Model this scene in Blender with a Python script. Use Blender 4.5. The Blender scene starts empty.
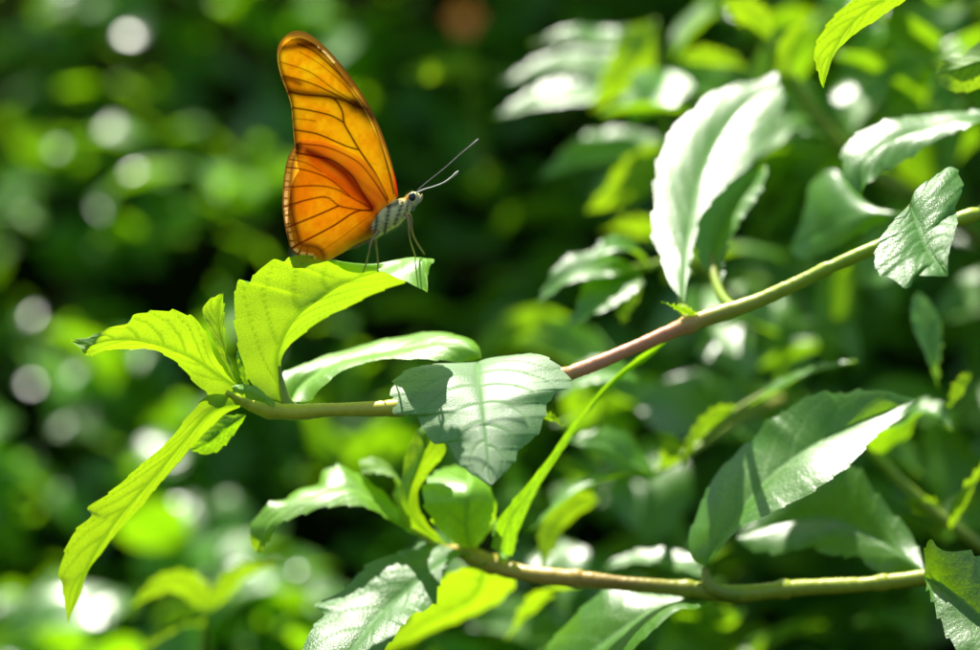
import bpy, math, random
import numpy as np
from mathutils import Vector

random.seed(7)
RNG = np.random.RandomState(11)
scene = bpy.context.scene
COL = scene.collection

# ----------------------------------------------------------------- camera frame
CAM_D = 0.61          # metres from lens to the plane of sharp focus
CAM_H = 0.95          # eye height over the ground
PXM = 0.22 / 980.0    # metres per photo pixel in the plane of focus


def W(p):
    """photo pixel + depth behind the focal plane (mm) -> world point (m)"""
    px, py, d = p
    y = d / 1000.0
    k = (CAM_D + y) / CAM_D * PXM
    return np.array([(px - 490.0) * k, y, CAM_H - (py - 325.0) * k])


def norm(v, axis=-1):
    n = np.linalg.norm(v, axis=axis, keepdims=True)
    return v / np.maximum(n, 1e-12)


# ----------------------------------------------------------------- splines
def catmull(P, n, dense=24):
    """centripetal-ish spline through P resampled evenly by arc length"""
    P = np.asarray(P, float)
    if len(P) == 2:
        t = np.linspace(0, 1, n)[:, None]
        return P[0] * (1 - t) + P[1] * t
    Q = np.vstack([2 * P[0] - P[1], P, 2 * P[-1] - P[-2]])
    out = []
    for i in range(1, len(Q) - 2):
        p0, p1, p2, p3 = Q[i - 1], Q[i], Q[i + 1], Q[i + 2]
        d1 = max(np.linalg.norm(p1 - p0), 1e-6) ** .5
        d2 = max(np.linalg.norm(p2 - p1), 1e-6) ** .5
        d3 = max(np.linalg.norm(p3 - p2), 1e-6) ** .5
        m1 = ((p1 - p0) / d1 - (p2 - p0) / (d1 + d2) + (p2 - p1) / d2) * d2
        m2 = ((p2 - p1) / d2 - (p3 - p1) / (d2 + d3) + (p3 - p2) / d3) * d2
        t = np.linspace(0, 1, dense, endpoint=False)[:, None]
        out.append((2 * t**3 - 3 * t**2 + 1) * p1 + (t**3 - 2 * t**2 + t) * m1
                   + (-2 * t**3 + 3 * t**2) * p2 + (t**3 - t**2) * m2)
    out.append(P[-1:])
    C = np.vstack(out)
    s = np.concatenate([[0], np.cumsum(np.linalg.norm(np.diff(C, axis=0), axis=1))])
    u = np.linspace(0, s[-1], n)
    return np.stack([np.interp(u, s, C[:, k]) for k in range(3)], 1)


# ----------------------------------------------------------------- object helpers
def link_mesh(name, V, F, mat, parent=None, attrs=None, uv=None, smooth=True):
    me = bpy.data.meshes.new(name)
    V = np.asarray(V, float)
    if parent is not None:
        o = parent
        while o is not None:
            V = V - np.array(o.location)
            o = o.parent
    me.from_pydata(V.tolist(), [], [tuple(int(i) for i in f) for f in F])
    me.update()
    if smooth:
        me.polygons.foreach_set('use_smooth', [True] * len(me.polygons))
    if attrs:
        for k, a in attrs.items():
            a = np.asarray(a, np.float32)
            if a.ndim == 1:
                at = me.attributes.new(k, 'FLOAT', 'POINT')
                at.data.foreach_set('value', a)
            else:
                at = me.attributes.new(k, 'FLOAT_COLOR', 'POINT')
                c = np.ones((len(a), 4), np.float32)
                c[:, :3] = a
                at.data.foreach_set('color', c.ravel())
    if uv is not None:
        ul = me.uv_layers.new(name='UVMap')
        idx = np.zeros(len(me.loops), np.int32)
        me.loops.foreach_get('vertex_index', idx)
        ul.data.foreach_set('uv', np.asarray(uv, np.float32)[idx].ravel())
    if mat is not None:
        me.materials.append(mat)
    ob = bpy.data.objects.new(name, me)
    COL.objects.link(ob)
    ob.parent = parent
    return ob


def thing(name, label, cat, loc=(0, 0, 0), group=None):
    o = bpy.data.objects.new(name, None)
    COL.objects.link(o)
    o.location = Vector([float(c) for c in loc])
    o.empty_display_size = .005
    o['label'] = label
    o['category'] = cat
    if group:
        o['group'] = group
    return o


def grid_faces(nu, nv):
    i, j = np.meshgrid(np.arange(nu - 1), np.arange(nv - 1), indexing='ij')
    a = (i * nv + j).ravel()
    return np.stack([a, a + nv, a + nv + 1, a + 1], 1)


def tube_geo(P, R, sides=12, n=None, caps=True):
    """P: world control points, R: radii (m) at them"""
    P = np.asarray(P, float)
    n = n or len(P) * 6
    C = catmull(P, n)
    s = np.concatenate([[0], np.cumsum(np.linalg.norm(np.diff(P, axis=0), axis=1))])
    r = np.interp(np.linspace(0, 1, n), s / s[-1], R)
    T = norm(np.gradient(C, axis=0))
    ref = np.array([0.13, -0.2, 1.0])
    if abs(np.dot(T[0], ref / np.linalg.norm(ref))) > .95:
        ref = np.array([1.0, .2, 0])
    N = norm(ref - T * (T @ ref)[:, None])
    B = np.cross(T, N)
    a = np.linspace(0, 2 * math.pi, sides, endpoint=False)
    V = (C[:, None, :] + r[:, None, None] * (np.cos(a)[None, :, None] * N[:, None, :]
                                             + np.sin(a)[None, :, None] * B[:, None, :])).reshape(-1, 3)
    F = []
    for i in range(n - 1):
        for j in range(sides):
            k = (j + 1) % sides
            F.append((i * sides + j, i * sides + k, (i + 1) * sides + k, (i + 1) * sides + j))
    t = np.repeat(np.linspace(0, 1, n), sides)
    if caps:
        F.append(tuple(range(sides))[::-1])
        F.append(tuple(range((n - 1) * sides, n * sides)))
    return V, F, t


def join_geo(parts):
    Vs, Fs, As, o = [], [], [], 0
    for V, F, A in parts:
        Vs.append(V)
        Fs += [tuple(int(i) + o for i in f) for f in F]
        As.append(A)
        o += len(V)
    return np.vstack(Vs), Fs, np.concatenate(As)


# ----------------------------------------------------------------- materials
def new_mat(name):
    m = bpy.data.materials.new(name)
    m.use_nodes = True
    nt = m.node_tree
    nt.nodes.clear()
    out = nt.nodes.new('ShaderNodeOutputMaterial')
    return m, nt, out


def rgb(c):
    return (c[0], c[1], c[2], 1)


def leaf_material(name, top, under, trans, rough=.36, spec=.5, bump=.5, cell=1.0, vary=.25, spots=0.0):
    m, nt, out = new_mat(name)
    N = nt.nodes.new
    L = nt.links.new
    att = N('ShaderNodeAttribute'); att.attribute_name = 'vein'
    rnd = N('ShaderNodeAttribute'); rnd.attribute_name = 'tone'
    uv = N('ShaderNodeUVMap'); uv.uv_map = 'UVMap'
    geo = N('ShaderNodeNewGeometry')
    # cell-like net of tiny veins in leaf millimetres
    nz = N('ShaderNodeTexNoise'); nz.inputs['Scale'].default_value = .9; nz.inputs['Detail'].default_value = 3
    L(uv.outputs['UV'], nz.inputs['Vector'])
    mixv = N('ShaderNodeMixRGB'); mixv.blend_type = 'ADD'; mixv.inputs[0].default_value = .6
    L(uv.outputs['UV'], mixv.inputs[1]); L(nz.outputs['Color'], mixv.inputs[2])
    vo = N('ShaderNodeTexVoronoi'); vo.feature = 'DISTANCE_TO_EDGE'
    vo.inputs['Scale'].default_value = cell
    L(mixv.outputs[0], vo.inputs['Vector'])
    vr = N('ShaderNodeMapRange'); vr.inputs[1].default_value = 0; vr.inputs[2].default_value = .22
    L(vo.outputs['Distance'], vr.inputs[0])
    fine = N('ShaderNodeTexNoise'); fine.inputs['Scale'].default_value = 3.2; fine.inputs['Detail'].default_value = 4
    L(uv.outputs['UV'], fine.inputs['Vector'])
    # broad mottling of the blade
    mot = N('ShaderNodeTexNoise'); mot.inputs['Scale'].default_value = .16; mot.inputs['Detail'].default_value = 4
    L(uv.outputs['UV'], mot.inputs['Vector'])
    # colour
    def tone(colr, veincol, vf):
        a = N('ShaderNodeMixRGB'); a.blend_type = 'MIX'
        a.inputs[1].default_value = rgb([c * (1 - vary) for c in colr])
        a.inputs[2].default_value = rgb([min(1, c * (1 + vary)) for c in colr])
        am = N('ShaderNodeMath'); am.operation = 'MULTIPLY_ADD'; am.inputs[1].default_value = .6
        ms = N('ShaderNodeMath'); ms.operation = 'MULTIPLY'; ms.inputs[1].default_value = .4
        L(mot.outputs['Fac'], am.inputs[0]); L(rnd.outputs['Fac'], ms.inputs[0]); L(ms.outputs[0], am.inputs[2])
        L(am.outputs[0], a.inputs[0])
        b = N('ShaderNodeMixRGB')
        L(a.outputs[0], b.inputs[1]); b.inputs[2].default_value = rgb(veincol)
        vm = N('ShaderNodeMath'); vm.operation = 'MULTIPLY'; vm.inputs[1].default_value = vf
        L(att.outputs['Fac'], vm.inputs[0]); L(vm.outputs[0], b.inputs[0])
        c = N('ShaderNodeMixRGB'); c.blend_type = 'MULTIPLY'; c.inputs[0].default_value = .5
        L(b.outputs[0], c.inputs[1])
        cr = N('ShaderNodeMapRange'); cr.inputs[3].default_value = .6; cr.inputs[4].default_value = 1.0
        L(vr.outputs[0], cr.inputs[0]); L(cr.outputs[0], c.inputs[2])
        return c
    ct = tone(top, [min(1, c * 1.5 + .05) for c in top], .75)
    cu = tone(under, [c * 1.25 for c in under], .7)
    cx = tone(trans, [trans[0] * .36, trans[1] * .48, trans[2] * .5], .85)
    if spots:      # scattered little brown flecks
        sp = N('ShaderNodeTexVoronoi'); sp.inputs['Scale'].default_value = .16
        L(mixv.outputs[0], sp.inputs['Vector'])
        sx = N('ShaderNodeSeparateColor'); L(sp.outputs['Color'], sx.inputs[0])
        sz = N('ShaderNodeMapRange'); sz.inputs[1].default_value = 1 - spots; sz.inputs[2].default_value = 1; sz.inputs[3].default_value = 0; sz.inputs[4].default_value = .10
        L(sx.outputs[0], sz.inputs[0])
        sl_ = N('ShaderNodeMath'); sl_.operation = 'LESS_THAN'
        L(sp.outputs['Distance'], sl_.inputs[0]); L(sz.outputs[0], sl_.inputs[1])
        for key, colr in (('t', (.10, .05, .02)), ('u', (.10, .06, .02)), ('x', (.05, .03, .005))):
            mx_ = N('ShaderNodeMixRGB'); src = {'t': ct, 'u': cu, 'x': cx}[key]
            L(sl_.outputs[0], mx_.inputs[0]); L(src.outputs[0], mx_.inputs[1]); mx_.inputs[2].default_value = rgb(colr)
            if key == 't':
                ct = mx_
            elif key == 'u':
                cu = mx_
            else:
                cx = mx_
    side = N('ShaderNodeMixRGB')
    L(geo.outputs['Backfacing'], side.inputs[0]); L(ct.outputs[0], side.inputs[1]); L(cu.outputs[0], side.inputs[2])
    # relief
    h = N('ShaderNodeMath'); h.operation = 'MULTIPLY_ADD'; h.inputs[1].default_value = .55
    L(fine.outputs['Fac'], h.inputs[0]); L(vr.outputs[0], h.inputs[2])
    bp = N('ShaderNodeBump'); bp.inputs['Strength'].default_value = bump; bp.inputs['Distance'].default_value = .00012
    L(h.outputs[0], bp.inputs['Height'])
    p = N('ShaderNodeBsdfPrincipled')
    L(side.outputs[0], p.inputs['Base Color'])
    rr = N('ShaderNodeMapRange'); rr.inputs[3].default_value = rough; rr.inputs[4].default_value = min(.9, rough + .25)
    L(geo.outputs['Backfacing'], rr.inputs[0])
    # veins and mottled patches are duller than the waxy blade between them
    rv = N('ShaderNodeMath'); rv.operation = 'MULTIPLY_ADD'; rv.inputs[1].default_value = .30
    L(att.outputs['Fac'], rv.inputs[0]); L(rr.outputs[0], rv.inputs[2])
    rm = N('ShaderNodeMath'); rm.operation = 'MULTIPLY_ADD'; rm.inputs[1].default_value = .22
    L(mot.outputs['Fac'], rm.inputs[0]); L(rv.outputs[0], rm.inputs[2])
    rs_ = N('ShaderNodeMath'); rs_.operation = 'SUBTRACT'; rs_.inputs[1].default_value = .11
    L(rm.outputs[0], rs_.inputs[0]); L(rs_.outputs[0], p.inputs['Roughness'])
    sv = N('ShaderNodeMapRange'); sv.inputs[3].default_value = spec; sv.inputs[4].default_value = spec * .3
    L(att.outputs['Fac'], sv.inputs[0]); L(sv.outputs[0], p.inputs['Specular IOR Level'])
    L(bp.outputs[0], p.inputs['Normal'])
    tr = N('ShaderNodeBsdfTranslucent')
    L(cx.outputs[0], tr.inputs['Color']); L(bp.outputs[0], tr.inputs['Normal'])
    ad = N('ShaderNodeAddShader')
    L(p.outputs[0], ad.inputs[0]); L(tr.outputs[0], ad.inputs[1])
    L(ad.outputs[0], out.inputs['Surface'])
    return m


M_YOUNG = leaf_material('young_leaf', (.115, .26, .012), (.09, .18, .012), (.228, .362, .004), rough=.36, spec=.5, bump=.2, cell=1.7, vary=.3)
M_MATURE = leaf_material('mature_leaf', (.055, .165, .008), (.06, .14, .010), (.18, .34, .003), rough=.35, spec=.72, bump=.22, cell=.9, vary=.35, spots=.35)
M_FUZZY = leaf_material('fuzzy_leaf', (.050, .150, .018), (.06, .13, .018), (.14, .28, .005), rough=.40, spec=.45, bump=.3, cell=1.3, spots=.25)
M_HEDGE = leaf_material('hedge_leaf', (.040, .140, .006), (.045, .12, .008), (.19, .40, .002), rough=.30, spec=.5, bump=.0, cell=.5, vary=.5)


M_FRONT = leaf_material('front_leaf', (.075, .18, .035), (.06, .13, .018), (.16, .31, .005), rough=.52, spec=1.0, bump=.22, cell=1.6, spots=.25)


def stem_material(name, cols, rough=.42):
    m, nt, out = new_mat(name)
    N, L = nt.nodes.new, nt.links.new
    a = N('ShaderNodeAttribute'); a.attribute_name = 'along'
    cr = N('ShaderNodeValToRGB')
    el = cr.color_ramp.elements
    while len(el) > 1:
        el.remove(el[-1])
    el[0].position = cols[0][0]; el[0].color = rgb(cols[0][1])
    for p_, c_ in cols[1:]:
        e = el.new(p_); e.color = rgb(c_)
    tc = N('ShaderNodeTexCoord')
    nz = N('ShaderNodeTexNoise'); nz.inputs['Scale'].default_value = 700; nz.inputs['Detail'].default_value = 5
    L(tc.outputs['Object'], nz.inputs['Vector'])
    ad = N('ShaderNodeMath'); ad.operation = 'MULTIPLY_ADD'; ad.inputs[1].default_value = .05; 
    L(nz.outputs['Fac'], ad.inputs[0]); L(a.outputs['Fac'], ad.inputs[2])
    L(ad.outputs[0], cr.inputs[0])
    mx = N('ShaderNodeMixRGB'); mx.blend_type = 'MULTIPLY'; mx.inputs[0].default_value = .25
    L(cr.outputs[0], mx.inputs[1]); L(nz.outputs['Fac'], mx.inputs[2])
    bp = N('ShaderNodeBump'); bp.inputs['Strength'].default_value = .25; bp.inputs['Distance'].default_value = .0002
    L(nz.outputs['Fac'], bp.inputs['Height'])
    p = N('ShaderNodeBsdfPrincipled')
    L(mx.outputs[0], p.inputs['Base Color']); p.inputs['Roughness'].default_value = rough
    L(bp.outputs[0], p.inputs['Normal'])
    p.inputs['Subsurface Weight'].default_value = .12
    p.inputs['Subsurface Radius'].default_value = (.6, .8, .2)
    p.inputs['Subsurface Scale'].default_value = .004
    L(p.outputs[0], out.inputs['Surface'])
    return m


GRN = (.16, .22, .03)
M_STEM_UP = stem_material('green_to_red_stem', [(0, (.36, .50, .02)), (.06, (.68, .74, .04)), (.20, (.74, .68, .06)), (.33, (.76, .52, .12)), (.38, (.80, .37, .17)),
                                                (.475, (.78, .34, .14)), (.52, (.50, .50, .05)), (.62, (.42, .58, .03)), (1, (.56, .64, .04))])
M_STEM_LOW = stem_material('olive_stem', [(0, (.30, .42, .02)), (.07, (.60, .50, .06)), (.20, (.62, .42, .08)), (.28, (.36, .24, .03)), (.42, (.32, .42, .02)), (.6, (.44, .50, .03)), (1, (.42, .46, .03))])
M_STEM = stem_material('green_stem', [(0, (.24, .40, .02)), (.6, (.26, .36, .03)), (1, (.28, .28, .05))])


# ----------------------------------------------------------------- leaves
def vein_field(T, Vv, L, Wd, seed):
    """0..1 mask of midrib and side veins on the blade; T along, Vv across (-1..1)"""
    r = np.random.RandomState(seed)
    av = np.abs(Vv)
    prof = np.maximum(np.sin(np.pi * np.clip(T, 0.02, .98)) ** .6, .15)
    dm = av * Wd * prof
    wm = (.00075 * (1 - .7 * T) + .00012)
    mask = np.exp(-(dm / wm) ** 2)
    side = np.where(Vv < 0, 0, 1)
    for sgn in (0, 1):
        q0 = .06
        while q0 < .9:
            step = .11 + .05 * r.rand()
            reach = .36 * (1 - .5 * q0)
            q = T - q0 - reach * np.power(av, 1.35)
            d = np.abs(q) * L / math.sqrt(1 + (reach * L / max(Wd, 1e-5)) ** 2)
            w = .00034 * (1 - .55 * av)
            mk = .8 * np.exp(-(d / w) ** 2) * np.clip((1.02 - av) * 6, 0, 1)
            mask = np.maximum(mask, np.where(side == sgn, mk, 0))
            q0 += step
    return np.clip(mask, 0, 1)


def make_leaf(parent, A, M, B, mat, top=True, nu=90, nv=19, teeth=(.0011, 8), bulge=.10, relief=.00016,
              wob=.00022, seed=None, name='leaf', tone=None, world=False, label=None):
    """A, M, B: rails (left margin, midrib, right margin) from base to tip.
    top=True when the camera side of the middle of the blade is its upper side."""
    seed = seed if seed is not None else random.randint(0, 99999)
    r = np.random.RandomState(seed)
    f = (lambda p: np.asarray(p, float)) if world else W
    A = catmull([f(p) for p in A], nu)
    M = catmull([f(p) for p in M], nu)
    B = catmull([f(p) for p in B], nu)
    # orientation
    k = nu // 2
    nrm = np.cross(M[k + 1] - M[k - 1], B[k] - A[k])
    cam = np.array([0, -CAM_D, CAM_H]) - M[k]
    if not world and (np.dot(nrm, cam) > 0) != top:
        A, B = B, A
    L = np.linalg.norm(np.diff(M, axis=0), axis=1).sum()
    Wd = .5 * np.max(np.linalg.norm(A - M, axis=1)) + .5 * np.max(np.linalg.norm(B - M, axis=1))
    T = np.linspace(0, 1, nu)
    # serrated margins: forward-pointing irregular teeth
    amp, nt = teeth
    for E in (A, B):
        out = norm(E - M)
        s = np.concatenate([[0], np.cumsum(np.linalg.norm(np.diff(E, axis=0), axis=1))])
        s /= s[-1]
        knots = np.concatenate([[0.0], np.sort(np.clip(.12 + .86 * (np.arange(nt) + .5 * r.rand(nt)) / nt, 0, .985)), [1.0]])
        idx = np.clip(np.searchsorted(knots, s, side='right') - 1, 0, len(knots) - 2)
        fr = (s - knots[idx]) / np.maximum(knots[idx + 1] - knots[idx], 1e-6)
        a = amp * (.55 + .9 * r.rand(len(knots)))[idx]
        saw = (fr ** 1.6 - .45) * a * np.clip((1 - s) * 8, 0, 1) * np.clip(s * 7, 0, 1)
        E += out * saw[:, None]
    h = nv // 2
    vv = np.linspace(-1, 1, 2 * h + 1)
    P = np.zeros((nu, 2 * h + 1, 3))
    for j, v in enumerate(vv):
        E = A if v < 0 else B
        P[:, j] = M + (E - M) * abs(v)
    TT, VV = np.meshgrid(T, vv, indexing='ij')

    def normals(P):
        du = np.gradient(P, axis=0)
        dv = np.gradient(P, axis=1)
        n = np.cross(du, dv)
        # fill degenerate ends
        ln = np.linalg.norm(n, axis=2, keepdims=True)
        n = np.where(ln > 1e-14, n / np.maximum(ln, 1e-14), 0)
        n[0] = n[1]; n[-1] = n[-2]
        return n
    n0 = normals(P)
    # smooth normals so displacement stays calm
    for _ in range(6):
        n0[1:-1] = (n0[:-2] + 2 * n0[1:-1] + n0[2:]) / 4
        n0[:, 1:-1] = (n0[:, :-2] + 2 * n0[:, 1:-1] + n0[:, 2:]) / 4
    n0 = norm(n0)
    wl = np.where(VV < 0, np.linalg.norm(A - M, axis=1)[:, None], np.linalg.norm(B - M, axis=1)[:, None])
    av = np.abs(VV)
    disp = bulge * wl * 4 * av * (1 - av) * .5
    vein = vein_field(TT, VV, L, Wd, seed)
    disp = disp - relief * vein
    ph = r.rand(6) * 6.28
    disp = disp + wob * (np.sin(TT * 9 + VV * 2.5 + ph[0]) * .5 + np.sin(TT * 17 - VV * 4 + ph[1]) * .35
                         + np.sin(TT * 31 + ph[2]) * av * .5) * np.clip(TT * 5, 0, 1)
    # quilting between side veins
    P = P + n0 * disp[..., None]
    tone = r.rand() if tone is None else tone
    ob = link_mesh(name, P.reshape(-1, 3), grid_faces(nu, 2 * h + 1), mat, parent,
                   attrs={'vein': vein.ravel(), 'tone': np.full(vein.size, tone)},
                   uv=np.stack([TT * L * 1000, VV * Wd * 1000 + seed % 97], -1).reshape(-1, 2))
    if label:
        ob['label'] = label
    return ob


def rails(mid, hw, up, fold=.25, prof=(.0, .62, .95, 1.0, .86, .58, .26, 0.0), taper=None):
    """rails for a leaf from a midrib (photo px + depth), half width in px at its depth and an upper-side normal"""
    Mw = catmull([W(p) for p in mid], 16)
    T = norm(np.gradient(Mw, axis=0))
    up = norm(np.asarray(up, float))
    side = norm(np.cross(T, np.tile(up, (16, 1))))
    N = np.cross(side, T)
    dm = np.mean([p[2] for p in mid]) / 1000
    w = hw * PXM * (CAM_D + dm) / CAM_D
    pr = np.interp(np.linspace(0, 1, 16), np.linspace(0, 1, len(prof)), prof)[:, None] * w
    A = Mw - side * pr + N * pr * fold
    B = Mw + side * pr + N * pr * fold
    return A, Mw, B


def soft_leaf(parent, mid, hw, up=(0, -.4, .9), mat=None, fold=.25, nu=40, nv=11, teeth=(.0012, 7), **kw):
    A, M_, B = rails(mid, hw, up, fold)
    # A->B runs so that du x dv follows `up`
    nrm = np.cross(M_[9] - M_[7], B[8] - A[8])
    if np.dot(nrm, np.asarray(up, float)) < 0:
        A, B = B, A
    return make_leaf(parent, A, M_, B, mat or M_MATURE, nu=nu, nv=nv, teeth=teeth, world=True, **kw)


def make_stem(parent, pts, rad_px, mat=M_STEM, name='stem', sides=14, n=None):
    P = [W(p) for p in pts]
    if np.isscalar(rad_px):
        rad_px = [rad_px] * len(pts)
    R = [r_ * PXM for r_ in rad_px]
    V, F, t = tube_geo(P, R, sides, n or len(pts) * 8)
    if n:      # long woody stems: swollen nodes with scars, uneven girth
        C = V.reshape(n, sides, 3).mean(1, keepdims=True)
        rs = np.random.RandomState(n)
        tt = np.linspace(0, 1, n)
        g = 1 + .05 * np.sin(tt * 37 + 1) + .03 * np.sin(tt * 91)
        for c0 in (.055, .21, .345, .475, .60, .735, .86):
            c0 += .02 * rs.randn()
            g += .20 * np.exp(-((tt - c0) / .009) ** 2) - .10 * np.exp(-((tt - c0 - .009) / .0035) ** 2)
        V = (C + (V.reshape(n, sides, 3) - C) * (g[:, None, None] + .03 * rs.randn(n, sides, 1))).reshape(-1, 3)
    return link_mesh(name, V, F, mat, parent, attrs={'along': t})


# ================================================================= MAIN BRANCH
b1 = thing('leafy_branch', 'upper branch, green turning reddish, with the leaf the butterfly stands on', 'branch', W((960, 215, 12)),
           'leafy branches')
make_stem(b1, [(226, 392, 2), (245, 402, 3), (266, 409, 3), (292, 412, 2), (330, 410, -3), (395, 408, -5), (430, 405, -4), (480, 396, 2), (570, 373, 8), (640, 345, 12),
               (690, 324, 14), (760, 300, 15), (840, 263, 14), (900, 238, 14), (980, 213, 15), (1060, 190, 22), (1150, 190, 45)],
          [2.5, 5.5, 8, 8.5, 7.5, 7.5, 7.2, 7, 7, 7, 9, 7.5, 7, 7, 7, 7.5, 8], M_STEM_UP, n=420)

# perch leaf: pale underside towards us, tip rolled over
make_leaf(b1,
          [(283, 403, 6), (262, 394, 4), (250, 380, 3), (241.5, 359, 1), (236, 335, 0), (234, 318, -1), (234.5, 299, -2), (238.5, 279, -3), (244, 280, -3), (249, 283, -3), (254, 273, -3.5), (264, 265, -4), (276, 259, -4), (283, 262.5, -4), (289, 258, -4), (300, 255.5, -4), (316, 256.5, -1.8), (333, 263.5, 1.6), (344, 270, 3.8), (360, 272.5, 6), (378, 271, 6), (390, 275, 1), (403, 281, -1), (415, 287, -2), (427, 292, -2)],
          [(283, 403, 6), (280, 390, 6), (277.5, 372, 5), (277, 358, 4.5), (280, 345, 4), (286, 331, 3.5), (293, 321, 3), (302.5, 311, 2.5), (319, 300, 3.8), (338, 287, 6.6), (355, 279, 9), (375, 272, 9), (395, 263.5, 9), (410, 257, 8), (420, 262, 3), (427, 292, -2)],
          [(283, 403, 6), (284, 390, 7), (283, 378, 7.5), (281, 365, 8), (286, 351, 8), (300, 337, 8), (319, 323, 9.8), (344, 308, 13.8), (366, 297, 15), (394, 286, 14), (407, 280, 14), (422, 265, 12), (434, 259, 7), (428, 273, 2), (427, 292, -2)],
          M_YOUNG, top=False, nu=170, nv=41, teeth=(.0005, 12), bulge=.05, seed=3, wob=.0003)
make_stem(b1, [(296, 411, 4), (287, 402, 5), (282, 385, 6), (279, 366, 6)], [6, 5.5, 3.5, 1.5], M_STEM, 'petiole')

# left leaf with hooked tip
make_leaf(b1,
          [(236, 384, 2), (225, 372, 0), (214, 352, -3), (205, 330, -5), (194, 317.5, -6), (174.6, 311.4, -7), (150, 311.4, -8), (134, 315, -8), (130, 322, -8),
           (115, 326, -8), (102, 331, -8), (88, 337, -9), (71, 341, -9)],
          [(236, 386, 2), (216, 373, 2), (188, 356, 0), (160, 345, -3), (130, 340, -5), (105, 341, -7), (90, 345, -10), (71, 341, -9)],
          [(236, 390, 2), (221, 398, 4), (205, 391, 4), (188, 375.7, 4), (174.6, 362, 3), (160.7, 353.5, 2), (144, 349, 0), (119, 349, -3), (100, 352, -6),
           (87, 356, -9), (82, 350, -12), (71, 341, -9)],
          M_YOUNG, top=False, nu=120, nv=31, teeth=(.0006, 9), bulge=.05, seed=8, wob=.0003)
# upright small leaf
make_leaf(b1, [(236, 384, 1), (218, 350, -2), (206, 325, -4), (202, 309, -5), (206, 303, -5), (211, 299, -5), (223, 292.6, -5)],
          [(236, 384, 1), (224, 350, -1), (219, 325, -2), (219, 308, -3), (223, 292.6, -5)],
          [(237, 384, 1), (232, 364, 1), (227, 351, 0), (225, 331, -1), (224, 306, -2), (223, 292.6, -5)],
          M_YOUNG, top=False, nu=70, nv=21, teeth=(.0005, 6), bulge=.08, seed=12)
make_leaf(b1, [(246, 388, 5), (239, 372, 5), (237, 354, 5), (240, 346, 5)], [(247, 388, 5), (243, 370, 4), (241, 355, 4), (240, 346, 5)],
          [(249, 388, 5), (248, 370, 5), (246, 354, 5), (240, 346, 5)], M_YOUNG, top=False, nu=40, nv=13, teeth=(.0003, 4), seed=13)
# young bud sheath at the tip
make_leaf(b1, [(275, 402, -2), (258, 388, -4), (245, 384, -4), (232, 385, -2)], [(275, 405, -2), (258, 395, -5), (245, 390, -5), (232, 388, -3)],
          [(275, 408, -2), (260, 402, -4), (246, 398, -4), (232, 392, -2)], M_YOUNG, top=True, nu=40, nv=13, teeth=(.0002, 3), seed=14)

# leaf behind with glossy upper side
make_leaf(b1,
          [(290, 402, 8), (284, 385, 10), (284, 373, 14), (305, 363, 18), (338, 351, 22), (377, 341, 24), (405, 336, 24), (431, 332, 22), (449, 333, 20),
           (466, 337, 18), (478, 346, 15), (482, 358, 12)],
          [(290, 402, 8), (300, 386, 12), (325, 369, 15), (360, 357, 17), (395, 350, 17), (430, 345, 15), (460, 345, 12), (474, 351, 11), (482, 358, 12)],
          [(290, 402, 8), (311, 400, 8), (322, 387, 8), (338, 373, 9), (366, 363, 10), (394, 359.6, 10), (421, 359, 10), (445, 361, 10), (465, 362, 11),
           (482, 358, 12)],
          M_YOUNG, top=True, nu=90, nv=21, teeth=(.0006, 8), bulge=.12, seed=21)

# long hanging leaf at lower left, folded along its midrib
make_leaf(b1,
          [(240, 402, 2.6), (230, 396, 2.8), (213, 394, 2.7), (200, 402, 2.6), (190, 414, 1.8), (182, 424, 1.3), (172, 436, 1.9), (131, 474, 4), (110, 492, 5),
           (88, 509, 5.9), (91, 514, 6.2), (73, 532, 7.1), (69, 540, 7.6), (58.5, 574, 9.4), (62, 586, 10.2), (65, 605, 12.7), (68.5, 622, 14.8)],
          [(240, 404, 3.2), (221, 407, 3.4), (207, 415, 3.8), (190, 434, 4.8), (156, 474, 7), (125, 510, 8.9), (99, 548, 11), (80, 585, 13), (68.5, 622, 15)],
          [(240, 407, 4.6), (225, 414, 6), (210, 428, 8), (184.6, 455, 9.5), (169, 474.6, 10.5), (142, 505, 12.2), (115, 534, 13.7), (98, 557, 15),
           (88.5, 571, 15.7), (80, 594, 16.1), (68.5, 622, 15.2)],
          M_YOUNG, top=False, nu=150, nv=31, teeth=(.0005, 11), bulge=.05, seed=31, tone=.2)
make_leaf(b1, [(246, 414, 6), (215, 418, 8), (196, 438, 10), (190, 451, 12)], [(246, 415, 6), (226, 428, 7), (207, 443, 9), (190, 451, 12)],
          [(246, 416, 6), (236, 432, 8), (218, 451, 10), (204, 454, 11), (190, 451, 12)], M_MATURE, top=False, nu=50, nv=15, teeth=(.0005, 5), seed=33)

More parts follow.
